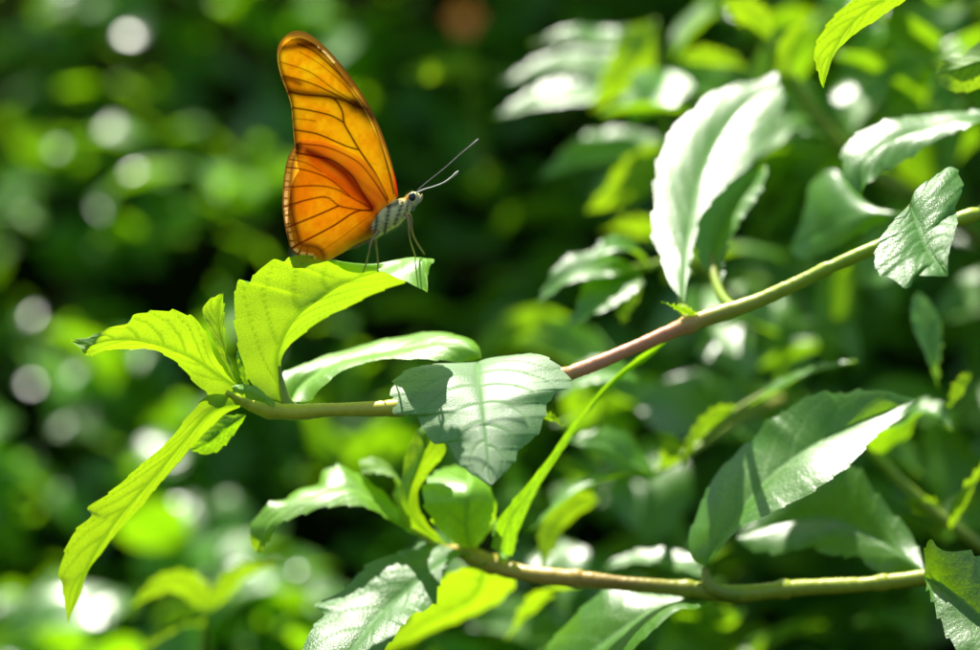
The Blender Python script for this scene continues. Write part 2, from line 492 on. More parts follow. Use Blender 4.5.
# front leaf, upper side to us, tip hanging
make_leaf(b1,
          [(477, 362, 8.3), (458, 363, 8.3), (428, 364.5, 6.6), (402, 373, 1.5), (391, 385, -1.9), (392, 399, -5.3), (395, 414, -7.8), (406, 415, -8.7), (414, 414.5, -8.7), (420, 423, -10.4),
           (426, 435, -12.9), (436, 443.5, -14.6), (447, 443, -15.5), (455, 458, -18.9), (470, 473, -22.3), (490.5, 485, -25.7)],
          [(477, 362, 8.3), (478, 374, 0.6), (480, 392, -7), (483, 417, -13.8), (487, 450, -19.8), (490.5, 485, -25.7)],
          [(477, 362, 8.3), (487, 358.5, 8.3), (510, 355, 7.4), (534, 353, 5.8), (551, 360, 2.3), (564, 370, -0.2), (571.5, 388, -4.5), (558, 392, -6.2), (549, 402, -7.8),
           (545, 417, -11.2), (538, 434, -14.6), (528, 443, -16.4), (522, 446, -17.2), (513, 463, -20.6), (499, 478, -24), (490.5, 485, -25.7)],
          M_FRONT, top=True, nu=170, nv=49, teeth=(.0006, 12), bulge=.12, seed=44, relief=.00013, wob=.0002, tone=.6)
make_stem(b1, [(470, 397, 1), (472, 384, 4), (476, 368, 9.1), (477, 363.5, 8.8)], [3.5, 3, 2.2, 1.2], M_STEM, 'petiole')

# big pale leaf standing on the node
make_leaf(b1,
          [(683, 300, 24.2), (670, 285, 28.5), (663, 262, 35.3), (652.5, 234, 43.6), (654, 205, 51.5), (659, 160, 63.9), (667, 143, 68.3), (673, 127, 72.7), (686, 118, 74.9),
           (694, 112, 76.2), (706, 97, 80.2), (735, 85, 82.9), (760, 80, 83.8), (776, 72, 85.8)],
          [(683, 303, 23.4), (686, 260, 36), (692, 226, 45.6), (702, 176, 59.3), (723, 131, 71), (750, 101, 78.6), (779, 84, 82.5)],
          [(684, 303, 23.4), (691, 262, 35), (695, 243, 40.2), (702, 214, 48), (723, 189, 54.2), (748, 166, 59.9), (764, 143, 66), (777, 118, 72.6), (785.5, 97, 78.5),
           (781, 90, 80.9)],
          M_MATURE, top=True, nu=110, nv=27, teeth=(.0009, 9), bulge=.09, seed=51)
make_stem(b1, [(694, 322, 16), (685, 312, 22), (682, 298, 32), (686, 262, 38)], [7, 6, 4.5, 2.5], M_STEM, 'petiole')
make_leaf(b1, [(722, 292, 40), (700, 262, 48), (694, 240, 50), (705, 200, 55), (740, 175, 60), (766, 165, 62)],
          [(722, 292, 40), (712, 255, 50), (720, 225, 55), (742, 190, 60), (766, 165, 62)],
          [(722, 292, 40), (725, 255, 48), (740, 222, 50), (760, 193, 54), (767, 175, 58), (766, 165, 62)], M_MATURE, top=True, nu=60, nv=17, seed=52)
make_stem(b1, [(735, 310, 16), (722, 296, 28), (714, 275, 42), (712, 255, 50)], [6, 5.5, 4.5, 2.5], M_STEM, 'petiole')
soft_leaf(b1, [(700, 318, 14), (682, 310, 12), (661, 301, 11)], 6, up=(.1, .5, .8), mat=M_YOUNG, seed=53)
# rough leaf on the right, nearest the lens
make_leaf(b1,
          [(910, 204, 2), (896, 218, -3), (881.5, 236, -7.5), (874, 259, -13.3), (880, 275, -17.6), (886, 277, -18.2), (892, 280, -19.2), (908.6, 288, -21.7),
           (915, 275, -18.6), (929, 276, -19.2), (948, 276, -17.7)],
          [(910, 204, 2), (917, 225, -3.6), (929, 252, -11), (948, 276, -17.7)],
          [(910, 204, 2), (915, 191, 3.2), (932, 178, 5.8), (949, 167, 8.1), (957.5, 171, 6.8), (962.7, 191, 1.9), (956, 205, 0.4), (958, 225, -7.2), (950, 249, -13.2),
           (948, 263, -16), (948, 276, -17.7)],
          M_FUZZY, top=True, nu=110, nv=35, teeth=(.0007, 9), bulge=.16, seed=61, relief=.0002, tone=.75)
make_stem(b1, [(906, 236, 14), (903, 223, 12), (905, 213, 7), (909.5, 205.5, 1.2)], [5, 3.5, 2.5, 1.0], M_STEM, 'petiole')
# narrow leaf seen nearly edge-on under the branch
make_leaf(b1, [(668, 341, 20), (642.2, 354.2, 22), (618.8, 371.2, 24), (595.4, 396.2, 24), (565.2, 434.7, 22), (530.6, 480.7, 20), (502.2, 513.2, 20), (490.4, 546.4, 24)],
          [(668, 341, 20), (645, 357, 26), (621, 374, 28), (597, 399, 28), (568, 438, 26), (535, 484, 23), (511, 518, 21), (500, 552, 26)],
          [(668, 341, 20), (648.9, 357.6, 25), (623.2, 376.8, 27), (598.6, 400.6, 28), (570.2, 439.6, 27), (540, 485.6, 27), (523, 521.2, 27), (511.2, 555.2, 30)],
          M_MATURE, top=True, nu=80, nv=13, teeth=(.0005, 8), seed=66)
soft_leaf(b1, [(533, 414, 20), (552, 418, 18), (567, 428, 17)], 6, up=(0, .7, .7), mat=M_YOUNG, seed=67)

# ================================================================= LOWER BRANCH
b2 = thing('leafy_branch', 'lower olive branch lying under the first, with a leaf cluster at its left end', 'branch',
           W((960, 574, 20)), 'leafy branches')
make_stem(b2, [(452, 546, 36), (470, 555, 35), (500, 567, 31), (530, 574, 27), (580, 579, 24), (640, 585, 22), (690, 589, 22), (730, 594, 22), (800, 588, 22),
               (870, 584, 20), (930, 577, 18), (1000, 570, 20), (1100, 572, 40)], [5, 10, 9.5, 9, 8.5, 8, 8, 10, 8.5, 8.2, 8.5, 8, 8], M_STEM_LOW, n=380)
make_stem(b2, [(742, 594, 22), (726, 593, 20.5), (713, 588, 20), (706.5, 579, 20.5), (704.5, 568, 21.5)], [8, 8, 7.5, 5.5, 3], M_STEM, 'petiole')
make_leaf(b2,
          [(705, 568, 20), (691, 557, 22), (689, 540, 24), (698, 511, 27), (712, 480, 30), (733, 455, 31), (758, 433, 30), (770, 418, 29), (778, 416, 29), (797, 402, 29),
           (826, 390, 29), (832, 394, 29), (857, 390, 29), (878, 390, 28), (899, 395, 28), (919, 400, 28)],
          [(705, 568, 20), (716, 545, 19), (733, 522, 19), (768, 480, 21), (804, 451, 23), (857, 423, 27), (899, 406, 27), (919, 400, 28)],
          [(705, 568, 20), (719, 550, 16), (743, 526, 13), (768, 514, 11), (804, 497, 10), (832, 479, 11), (853, 462, 14), (878, 434, 20), (904, 416, 24),
           (919, 400, 28)],
          M_MATURE, top=True, nu=130, nv=35, teeth=(.0007, 11), bulge=.10, seed=71, tone=.4)
make_leaf(b2, [(925, 573, 24), (913, 536, 34), (892, 511, 38), (878, 494, 40), (853, 465, 44), (810, 470, 50), (770, 500, 52), (736, 538, 48)],
          [(925, 573, 24), (880, 540, 36), (830, 518, 44), (785, 522, 48), (736, 538, 48)],
          [(925, 573, 24), (906, 576, 30), (878, 573, 33), (857, 557, 36), (832, 556, 38), (811, 548, 40), (779, 554, 42), (750, 549, 45), (736, 538, 48)],
          M_MATURE, top=True, nu=90, nv=25, teeth=(.001, 8), bulge=.14, seed=72)
make_leaf(b2, [(924, 576, 11.9), (925, 548, 3.8), (929, 540, 2.3), (945, 549, -0.3), (985, 556, -4.8), (1020, 580, -8.4), (1040, 640, -16.6), (1045, 690, -22)],
          [(924, 577, 11.8), (945, 588, 1), (985, 625, -7.5), (1045, 690, -22)],
          [(924, 578, 11.7), (931, 598, 0.3), (940, 622, -5.3), (955, 648, -11.1), (985, 680, -17.3), (1045, 690, -22)], M_MATURE, top=True, nu=80, nv=21, seed=73, tone=.1)
make_leaf(b2, [(712, 594, 22), (660, 592, 30), (607, 588, 34), (585, 605, 35), (560, 630, 36), (535, 655, 36), (510, 700, 38)],
          [(712, 596, 22), (656, 608, 23), (620, 632, 23), (588, 655, 24), (510, 700, 38)],
          [(712, 598, 22), (697, 608, 17), (681, 609, 15), (666, 618, 14), (646, 638, 13), (625, 660, 14), (570, 700, 26), (510, 700, 38)],
          M_MATURE, top=True, nu=90, nv=25, bulge=.12, seed=74)
make_leaf(b2,
          [(458, 550, 29.8), (428, 542, 33.9), (400, 551, 30.6), (378, 560, 26.2), (357, 573, 23.7), (350, 584, 22.5), (330, 597, 20.5), (314, 605, 17.4), (324, 613, 14.5),
           (309, 632, 8), (303, 652, 3.1), (310, 675, -3), (325, 690, -7)],
          [(458, 552, 29.1), (425, 575, 21.2), (390, 605, 15), (360, 640, 4.1), (325, 690, -7)],
          [(458, 554, 28.4), (450, 563, 24.3), (442, 577, 20.5), (434, 604, 14.1), (420, 612, 10.1), (407, 620, 6), (385, 650, -0.8), (360, 680, -6.3), (325, 690, -7)],
          M_FUZZY, top=True, nu=120, nv=35, teeth=(.001, 9), bulge=.14, seed=75, relief=.00018, tone=.5)
soft_leaf(b2, [(470, 556, 30), (456, 555, 24), (444, 566, 20)], 9, up=(0, -.2, .9), mat=M_YOUNG, seed=76)
make_leaf(b2,
          [(427, 538, 32), (400, 512, 34), (383, 491, 36), (357, 473, 38), (338, 465, 38), (323, 470, 38), (319, 484, 36), (298, 490, 34), (285, 499, 32),
           (267, 504, 30), (258, 515, 29), (249, 529, 28), (251, 545, 28), (257, 552, 28)],
          [(427, 539, 32), (390, 512, 30), (350, 490, 30), (310, 497, 28), (280, 512, 27), (264, 530, 26), (257, 552, 28)],
          [(427, 540, 32), (399, 527, 29), (386, 518, 27), (367, 508, 26), (338, 505, 25), (306, 513, 25), (293, 518, 25), (280, 526, 25), (269, 537, 26),
           (262, 550, 27), (257, 552, 28)],
          M_YOUNG, top=True, nu=110, nv=25, teeth=(.001, 8), bulge=.1, seed=77)
make_stem(b2, [(462, 552, 34), (440, 548, 33), (420, 534, 32), (396, 518, 31)], [7, 4.5, 3.5, 2], M_STEM_LOW, 'petiole')
make_leaf(b2, [(406, 520, 36), (394, 500, 40), (396, 482, 42), (388, 463, 42), (372, 458, 40), (359, 461, 38)],
          [(406, 520, 36), (402, 497, 36), (398, 478, 34), (388, 468, 34), (374, 465, 34), (360, 466, 36)],
          [(406, 520, 36), (408, 498, 34), (402, 482, 30), (388, 476, 30), (376, 474, 31), (362, 473, 34)], M_YOUNG, top=True, nu=50, nv=13, seed=78)
make_leaf(b2, [(446, 545, 35), (405, 526, 31), (397, 508, 29), (399, 489, 28), (404, 465, 27), (410, 444, 25), (418, 430, 23), (425, 425, 23)],
          [(447, 545, 35), (417, 524, 29), (408, 505, 26), (411, 486, 25), (419, 465, 23), (425, 447, 21), (424, 434, 21), (425, 425, 23)],
          [(448, 545, 35), (426, 521, 30), (418, 502, 28), (420, 486, 27), (434, 468, 25), (446, 450, 23), (438, 436, 22), (425, 425, 23)],
          M_YOUNG, top=False, nu=80, nv=19, teeth=(.0004, 6), seed=79, tone=.2)
make_leaf(b2, [(470, 552, 36), (440, 532, 26), (423, 500, 22), (425, 482, 26), (436, 471, 34), (455, 465, 44)],
          [(470, 552, 36), (466, 525, 22), (468, 500, 17), (470, 486, 20), (470, 476, 30), (470, 470, 44)],
          [(472, 552, 38), (490, 530, 32), (496, 508, 27), (493, 492, 26), (485, 481, 32), (478, 474, 44)], M_YOUNG, top=True, nu=70, nv=19, seed=80, tone=.9)
soft_leaf(b2, [(486, 562, 28), (470, 600, 62), (425, 625, 82), (370, 660, 86)], 40, up=(-.1, .75, .6), mat=M_YOUNG, seed=81, tone=.9)
soft_leaf(b2, [(590, 585, 50), (560, 592, 64), (535, 605, 74), (505, 640, 80)], 20, up=(-.3, .5, .7), mat=M_YOUNG, seed=82)
soft_leaf(b2, [(500, 563, 24), (505, 530, 38), (520, 505, 46), (540, 490, 50)], 14, up=(.2, .6, .5), mat=M_YOUNG, seed=83)
soft_leaf(b2, [(712, 580, 60), (670, 562, 66), (630, 560, 70), (592, 574, 70)], 18, up=(-.05, -.42, .9), seed=84)

# ================================================================= UPPER RIGHT TWIG
b3 = thing('leafy_twig', 'twig in the upper right corner, its bright pointed leaf hanging in from the top edge', 'branch', W((960, 20, 20)), 'leafy branches')
make_stem(b3, [(930, -28, -14), (965, -20, -6), (1000, 20, 18), (1020, 80, 30), (1040, 160, 40), (1070, 240, 50)], [3, 5, 6, 6.5, 7, 7])
make_leaf(b3, [(928, -28, -18), (880, -18, -19), (857, -4, -19), (841, 9, -18), (826, 25, -17), (815, 46, -14), (817, 71, -10), (823, 88, -7)],
          [(928, -28, -18), (890, -5, -15), (858, 18, -14), (838, 42, -12), (827, 65, -9), (823, 88, -7)],
          [(928, -26, -18), (906, 0, -10), (869, 24, -8), (845, 43, -7), (832, 61, -7), (823, 88, -7)], M_YOUNG, top=False, nu=100, nv=25,
          teeth=(.0006, 9), bulge=.05, seed=91, tone=.4)
make_leaf(b3, [(1015, 60, 28), (980, 42, 26), (962, 57, 25), (942, 61, 26), (935, 74, 28)], [(1015, 66, 28), (980, 62, 22), (960, 68, 22), (935, 74, 28)],
          [(1015, 70, 28), (980, 89, 24), (953, 92, 24), (940, 85, 26), (935, 74, 28)], M_YOUNG, top=False, nu=60, nv=17, seed=92, tone=.9, teeth=(.0004, 6))
make_leaf(b3, [(1035, 140, 40), (990, 112, 44), (955, 112, 46), (922, 115, 46), (881, 122, 44), (848, 141, 42), (841, 161, 38), (848, 182, 34), (861, 197, 32)],
          [(1035, 140, 40), (969, 118, 42), (920, 130, 40), (880, 147, 37), (862, 167, 34), (861, 197, 32)],
          [(1035, 141, 40), (990, 122, 38), (942, 138, 36), (905, 161, 34), (880, 174, 32), (866, 186, 31), (861, 197, 32)], M_MATURE, top=True, nu=80, nv=21, seed=93)
make_leaf(b3, [(960, 222, 40), (897, 212, 52), (870, 207, 60), (855, 190, 64), (835, 170, 68), (812, 180, 70), (806, 200, 70), (800, 225, 70), (790, 249, 70)],
          [(960, 223, 40), (897, 213, 52), (850, 218, 58), (815, 235, 65), (790, 249, 70)],
          [(960, 224, 40), (897, 215, 52), (880, 223, 56), (851, 239, 58), (824, 252, 62), (800, 259, 66), (790, 249, 70)], M_MATURE, top=True, nu=60, nv=17, seed=94)
make_stem(b3, [(1040, 160, 40), (1000, 205, 38), (960, 223, 40), (920, 217, 48)], [4, 3, 2.5, 1.5], M_STEM, 'petiole')

# ================================================================= BLURRED SPRIGS BEHIND
SPEC = (-.19, -.68, .94)
TRA = (-.1, .75, .6)


def sprig(name, label, base, stem_pts, rad, leaves, group='blurred sprigs behind the branches', mat=M_STEM):
    t = thing(name, label, 'sprig', W(base), group)
    if stem_pts:
        make_stem(t, stem_pts, rad, mat, sides=10)
    for lf in leaves:
        mid, hw, up, m_ = lf[:4]
        soft_leaf(t, mid, hw, up=up, mat=m_, nu=36, nv=11, seed=len(label) * 7 + int(mid[0][0]), tone=lf[4] if len(lf) > 4 else None)
    return t


sprig('leafy_sprig', 'blurred sprig of white-glinting and lime leaves between the antennae and big pale leaf', (690, 260, 170),
      [(655, 20, 150), (660, 80, 150), (668, 140, 155), (690, 230, 160), (730, 330, 190), (760, 420, 240)], [3, 4, 5, 6, 7, 8],
      [([(655, 20, 150), (640, 55, 145), (615, 85, 140), (590, 112, 140)], 31, TRA, M_YOUNG, .9),
       ([(660, 90, 150), (600, 92, 150), (545, 100, 150), (492, 118, 145)], 29, SPEC, M_MATURE),
       ([(655, 75, 170), (610, 65, 175), (560, 64, 175), (500, 82, 170)], 22, SPEC, M_MATURE),
       ([(680, 60, 130), (705, 58, 125), (735, 62, 120), (752, 72, 118)], 13, TRA, M_YOUNG, .8),
       ([(668, 70, 140), (660, 90, 132), (645, 108, 128), (628, 125, 125)], 31, (.1, -.5, .85), M_MATURE),
       ([(672, 150, 150), (630, 150, 150), (580, 160, 145), (538, 180, 140)], 34, SPEC, M_MATURE),
       ([(675, 150, 140), (655, 170, 135), (625, 190, 130), (585, 212, 128)], 32, TRA, M_YOUNG, .9),
       ([(650, 30, 155), (610, 40, 160), (570, 35, 160), (530, 45, 160)], 16, SPEC, M_MATURE),
       ([(690, 225, 160), (660, 235, 155), (630, 225, 150), (600, 232, 148)], 15, TRA, M_YOUNG, .6),
       ([(672, 148, 150), (640, 165, 142), (610, 182, 138), (590, 200, 134)], 19, SPEC, M_MATURE)])
sprig('leafy_sprig', 'blurred sprig with three white-glinting leaves above the reddish part of the branch', (680, 262, 88),
      [(600, 268, 78), (640, 268, 83), (680, 260, 93), (740, 300, 128)], [3, 4.5, 5, 6],
      [([(650, 268, 83), (630, 250, 78), (612, 248, 74), (590, 258, 70)], 22, SPEC, M_MATURE),
       ([(640, 270, 78), (605, 268, 73), (570, 275, 70), (535, 305, 68)], 26, SPEC, M_MATURE),
       ([(640, 272, 76), (615, 288, 70), (595, 305, 66), (565, 330, 64)], 29, SPEC, M_MATURE),
       ([(640, 268, 78), (632, 285, 76), (625, 305, 74), (622, 325, 73)], 17, TRA, M_YOUNG, .8)])
sprig('leafy_sprig', 'blurred sprig below the reddish stem with one white-glinting leaf and lime leaf stalks', (690, 470, 80),
      [(650, 475, 75), (690, 452, 85), (730, 425, 95), (780, 400, 120)], [4, 5, 6, 7],
      [([(660, 478, 75), (630, 462, 70), (600, 445, 68), (565, 440, 68)], 32, SPEC, M_MATURE),
       ([(655, 478, 70), (620, 478, 62), (580, 490, 58), (530, 530, 56)], 24, (-.3, -.1, .9), M_MATURE),
       ([(640, 380, 76), (610, 372, 72), (580, 380, 70), (555, 400, 68)], 24, SPEC, M_MATURE),
       ([(660, 470, 70), (672, 455, 68), (668, 440, 66), (655, 430, 65)], 12, TRA, M_YOUNG, .9),
       ([(600, 500, 80), (575, 510, 75), (555, 530, 70), (540, 570, 68)], 22, TRA, M_YOUNG, .1)])
sprig('leafy_sprig', 'blurred lime sprig of two arched leaves below the hanging leaf at lower left', (205, 640, 110),
      [(206, 610, 106), (204, 640, 110), (200, 690, 118)], [3, 4, 5],
      [([(208, 612, 106), (190, 588, 102), (165, 585, 98), (128, 608, 96)], 17, (-.1, .7, .6), M_YOUNG, .8),
       ([(208, 612, 106), (225, 590, 104), (245, 572, 102), (282, 564, 100)], 12, (-.3, .7, .5), M_YOUNG, .9),
       ([(206, 625, 108), (185, 622, 100), (165, 630, 96), (140, 655, 94)], 13, (0, .8, .5), M_YOUNG, .3)])
sprig('leafy_sprig', 'single blurred lime leaf on a thin stalk above the antennae', (500, 74, 240),
      [(486, 70, 240), (520, 80, 250), (570, 120, 270)], [3, 3.5, 4],
      [([(490, 68, 240), (460, 69, 240), (430, 71, 238), (393, 76, 236)], 13, TRA, M_YOUNG, .5)])
sprig('leafy_sprig', 'dim blurred sprig between the branches with a blue-green leaf pointing right', (745, 420, 65),
      [(700, 440, 66), (742, 408, 66), (775, 388, 66)], [5, 5, 3],
      [([(742, 410, 66), (780, 388, 62), (820, 370, 58), (858, 360, 56)], 19, (.15, -.3, .9), M_MATURE, .4),
       ([(742, 408, 68), (715, 418, 64), (695, 438, 60), (680, 470, 58)], 12, TRA, M_YOUNG, .6)])
sprig('leafy_sprig', 'dim blurred sprig at the right edge with a drooping leaf under the rough leaf', (985, 540, 70),
      [(835, 425, 70), (865, 445, 66), (920, 500, 64), (980, 545, 62), (1060, 600, 70)], [4, 6, 7, 7, 8],
      [([(880, 458, 66), (905, 425, 58), (930, 412, 54), (952, 430, 50)], 38, (.2, -.4, .8), M_MATURE, .1),
       ([(918, 290, 64), (924, 325, 60), (931, 355, 58), (938, 388, 58)], 18, (.3, -.5, .7), M_MATURE, .8),
       ([(972, 372, 52), (960, 388, 50), (946, 410, 50)], 9, TRA, M_YOUNG, .4),
       ([(950, 530, 56), (962, 505, 50), (975, 480, 48), (995, 448, 46)], 12, (-.5, .5, .5), M_YOUNG, .6),
       ([(945, 514, 66), (930, 510, 64), (912, 503, 62), (896, 503, 62)], 12, TRA, M_YOUNG, .7)])
sprig('leafy_sprig', 'blurred green stem slanting down from the top edge behind the big pale leaf', (900, 190, 115),
      [(735, -20, 110), (765, 35, 110), (795, 85, 112), (825, 128, 115), (860, 165, 118), (910, 195, 122), (980, 240, 140)], [5, 6, 7, 7, 8, 8, 9],
      [([(770, 40, 108), (755, 20, 104), (740, 8, 100), (715, 0, 98)], 16, TRA, M_YOUNG, .4),
       ([(800, 92, 112), (780, 70, 106), (790, 40, 102), (820, 5, 100)], 13, (-.6, .5, .5), M_YOUNG, .3),
       ([(835, 140, 115), (800, 128, 110), (770, 140, 106), (735, 175, 104)], 24, SPEC, M_MATURE),
       ([(858, 165, 116), (880, 140, 110), (905, 120, 108), (940, 110, 108)], 20, TRA, M_MATURE, .5)])
sprig('leafy_sprig', 'blurred sprig of dark broad leaves in the gap below the top right corner', (960, 120, 130),
      [(930, 60, 125), (965, 100, 130), (1010, 140, 140)], [4, 5, 6],
      [([(930, 62, 125), (905, 40, 120), (890, 20, 118), (880, -8, 116)], 38, (.2, .1, .9), M_MATURE, .2),
       ([(935, 66, 125), (900, 70, 118), (880, 85, 114), (868, 108, 112)], 16, SPEC, M_MATURE),
       ([(960, 98, 130), (985, 70, 126), (1000, 40, 122), (1010, 0, 120)], 30, TRA, M_MATURE, .2)])

# ================================================================= BUTTERFLY
def seg_dist(px, py, poly):
    d = np.full(px.shape, 1e9)
    t_at = np.zeros(px.shape)
    n = len(poly) - 1
    for i in range(n):
        ax, ay = poly[i]
        bx, by = poly[i + 1]
        vx, vy = bx - ax, by - ay
        t = np.clip(((px - ax) * vx + (py - ay) * vy) / (vx * vx + vy * vy + 1e-9), 0, 1)
        dd = np.hypot(px - ax - t * vx, py - ay - t * vy)
        t_at = np.where(dd < d, (i + t) / n, t_at)
        d = np.minimum(d, dd)
    return d, t_at


def smooth_poly(poly, n=40):
    return catmull([(p[0], p[1], 0) for p in poly], n)[:, :2]


def value_noise(px, py, scale, seed):
    r = np.random.RandomState(seed).rand(64, 64)
    x = px / scale + 100; y = py / scale + 100
    xi, yi = np.floor(x).astype(int), np.floor(y).astype(int)
    fx, fy = x - xi, y - yi
    fx = fx * fx * (3 - 2 * fx); fy = fy * fy * (3 - 2 * fy)
    g = lambda a, b: r[a % 64, b % 64]
    return ((g(xi, yi) * (1 - fx) + g(xi + 1, yi) * fx) * (1 - fy)
            + (g(xi, yi + 1) * (1 - fx) + g(xi + 1, yi + 1) * fx) * fy)


FW_UP = [(398, 196), (396.5, 183), (394.5, 173.6), (389, 153), (380, 128), (367.3, 102), (352, 79), (338.5, 61.5), (325, 46.5), (311.5, 35.6), (301, 31), (292, 31.5)]
FW_LO = [(390, 203.5), (372.6, 210), (358, 202), (337, 186), (318, 168), (306, 157), (297, 149), (294.2, 136.5), (293.3, 121), (291.3, 102), (287.5, 90), (282.7, 77), (279, 61),
         (279.5, 46), (284.6, 37), (292, 31.5)]
FW_VEINS = [
    ([(394, 194), (390, 176), (383, 150), (371, 118), (358, 98), (345, 80), (330, 65), (312, 50), (298, 44)], .8, .75),
    ([(388, 200), (381, 184), (372.7, 169.5), (360, 151), (350, 134), (344, 123), (343, 113.5), (338.5, 104), (332.7, 98), (318, 96), (304, 95), (289, 92)], .9, 1.0),
    ([(344, 123), (334, 117), (323, 113.5), (304, 109.6), (291, 107.7)], .8, .95),
    ([(359, 150), (348, 147), (337.4, 142.5), (316.6, 134), (294, 130)], .8, .95),
    ([(293, 119), (304, 119.5), (316, 121.5)], .7, .5),
    ([(360, 103), (340, 81), (319, 63.5), (300, 52)], .7, .45),
    ([(358, 104), (332.7, 88.5), (309.6, 72), (280, 62)], .7, .55),
    ([(352, 103), (330, 92), (309.6, 83), (284, 76)], .8, .75),
    ([(368, 110), (356, 106), (345, 101), (335, 98)], .9, .8),
    ([(386, 203), (366, 186), (345, 171), (322, 156), (300, 146)], .8, .8),
]
HW_UP = [(389, 205), (387.5, 200), (385, 192), (377, 176), (364.4, 161), (348, 151), (327, 143.5), (308, 140.4), (299, 141.8), (293.5, 147.7)]
HW_LO = [(375, 214), (375.3, 224), (374.8, 232), (370.6, 238), (358, 244), (343.6, 252.7), (329, 260), (318, 260), (310, 258), (298, 255.5), (290.6, 248.5), (287.5, 236), (284.4, 221.5),
         (282.7, 203), (283.3, 186), (285.4, 169.5), (288.5, 157), (293.5, 147.7)]
HW_VEINS = [
    ([(388, 203), (382, 193), (372, 178), (360, 164), (345, 155), (325, 147), (300, 144)], .9, .7),
    ([(373, 209), (362, 192), (352, 176), (333, 161), (312, 156), (296, 153)], 1.0, .85),
    ([(373, 210), (364, 210.5), (352, 209), (339.5, 206), (327, 197.6), (310, 199.6), (284, 207)], .8, .9),
    ([(339.5, 206), (316.6, 216), (284, 229)], .9, 1.0),
    ([(373, 211), (358, 211.5), (333, 226.7), (292, 248)], .9, 1.0),
    ([(372, 209), (352, 198), (335, 189), (316.6, 186), (284, 188)], .8, .8),
    ([(350, 196), (329, 179), (306, 170.5), (287, 168)], .8, .75),
    ([(322, 172), (306, 163), (290, 160)], .7, .6),
    ([(374, 213), (360, 224), (335, 243), (312, 257)], .6, .35),
    ([(318, 198), (300, 203), (284, 213)], .6, .5),
]


def fw_colour(px, py):
    n1 = value_noise(px, py, 14, 1); n2 = value_noise(px, py, 4, 2); n3 = value_noise(px, py, 1.6, 3)
    c = np.zeros(px.shape + (3,))
    k = np.clip((n1 * .7 + n2 * .3 - .3) * 1.6, 0, 1)[..., None]
    c[:] = np.array([.94, .52, .018]) * (1 - k) + np.array([.97, .73, .05]) * k
    c *= (.88 + .14 * n3 + .14 * n2)[..., None]

    def lay(mask, col):
        nonlocal c
        c = c * (1 - mask[..., None]) + np.array(col) * mask[..., None]
    dark = (.13, .045, .008)
    # olive dusty margins
    up = smooth_poly(FW_UP); lo = smooth_poly(FW_LO)
    du, _ = seg_dist(px, py, up)
    lay(np.clip(1.5 - du / 4.5, 0, 1) * np.clip((200 - py) / 60, .2, 1) * .85, (.20, .08, .010))
    lay(np.exp(-(du / 2.0) ** 2) * .95, dark)
    dl, _ = seg_dist(px, py, smooth_poly([(296, 150), (293.3, 121), (291.3, 102), (287.5, 90), (282.7, 77), (278.6, 61), (279.5, 46), (284.6, 37), (292, 31.5), (301, 31), (312, 35.6)]))
    lay(np.exp(-(dl / 3.0) ** 2) * .85, dark)
    # olive tip
    tip = np.clip(1 - (py - 26 - (px - 290) * .42) / 17, 0, 1)
    lay(np.clip(tip * 2, 0, 1) * .78, (.20, .11, .014))
    db, tb = seg_dist(px, py, smooth_poly([(281, 48), (296, 46), (312, 45), (325, 54), (338, 68), (352, 86)]))
    lay(np.exp(-(db / (2.6 + 1.3 * n2)) ** 2) * (.55 + .25 * n2), dark)
    dg, _ = seg_dist(px, py, smooth_poly([(318, 47), (326, 54), (335, 64)]))
    lay(np.exp(-(dg / 1.3) ** 2) * .8 * (n3 > .35), (.95, .80, .35))
    # dusky bar across the end of the cell
    d1, _ = seg_dist(px, py, [(372, 116), (364, 109), (356, 105)])
    lay(np.exp(-(d1 / (5.5 + 3 * n2)) ** 2) * .95, (.06, .03, .008))
    d2, _ = seg_dist(px, py, [(356, 105), (340, 99), (330, 96.5), (312, 94), (298, 92), (287, 90)])
    lay(np.exp(-(d2 / (3.0 + 1.5 * n2)) ** 2) * .72, dark)
    d3, _ = seg_dist(px, py, [(282, 78), (292, 80), (300, 84)])
    lay(np.exp(-(d3 / 2.6) ** 2) * .6, dark)
    # red root of the front edge
    dr, tr_ = seg_dist(px, py, [(398.5, 197), (396.5, 184), (394, 172)])
    lay(np.exp(-(dr / 2.4) ** 2) * np.clip((py - 168) / 14, 0, 1), (.55, .02, .008))
    v = np.zeros(px.shape)
    for pts, w, s in FW_VEINS:
        d, _ = seg_dist(px, py, smooth_poly(pts))
        v = np.maximum(v, s * np.exp(-(d / (w * 1.0)) ** 2))
    lay(np.clip(v * 1.15, 0, .97), (.05, .012, .003))
    return np.clip(c, 0, 1), v


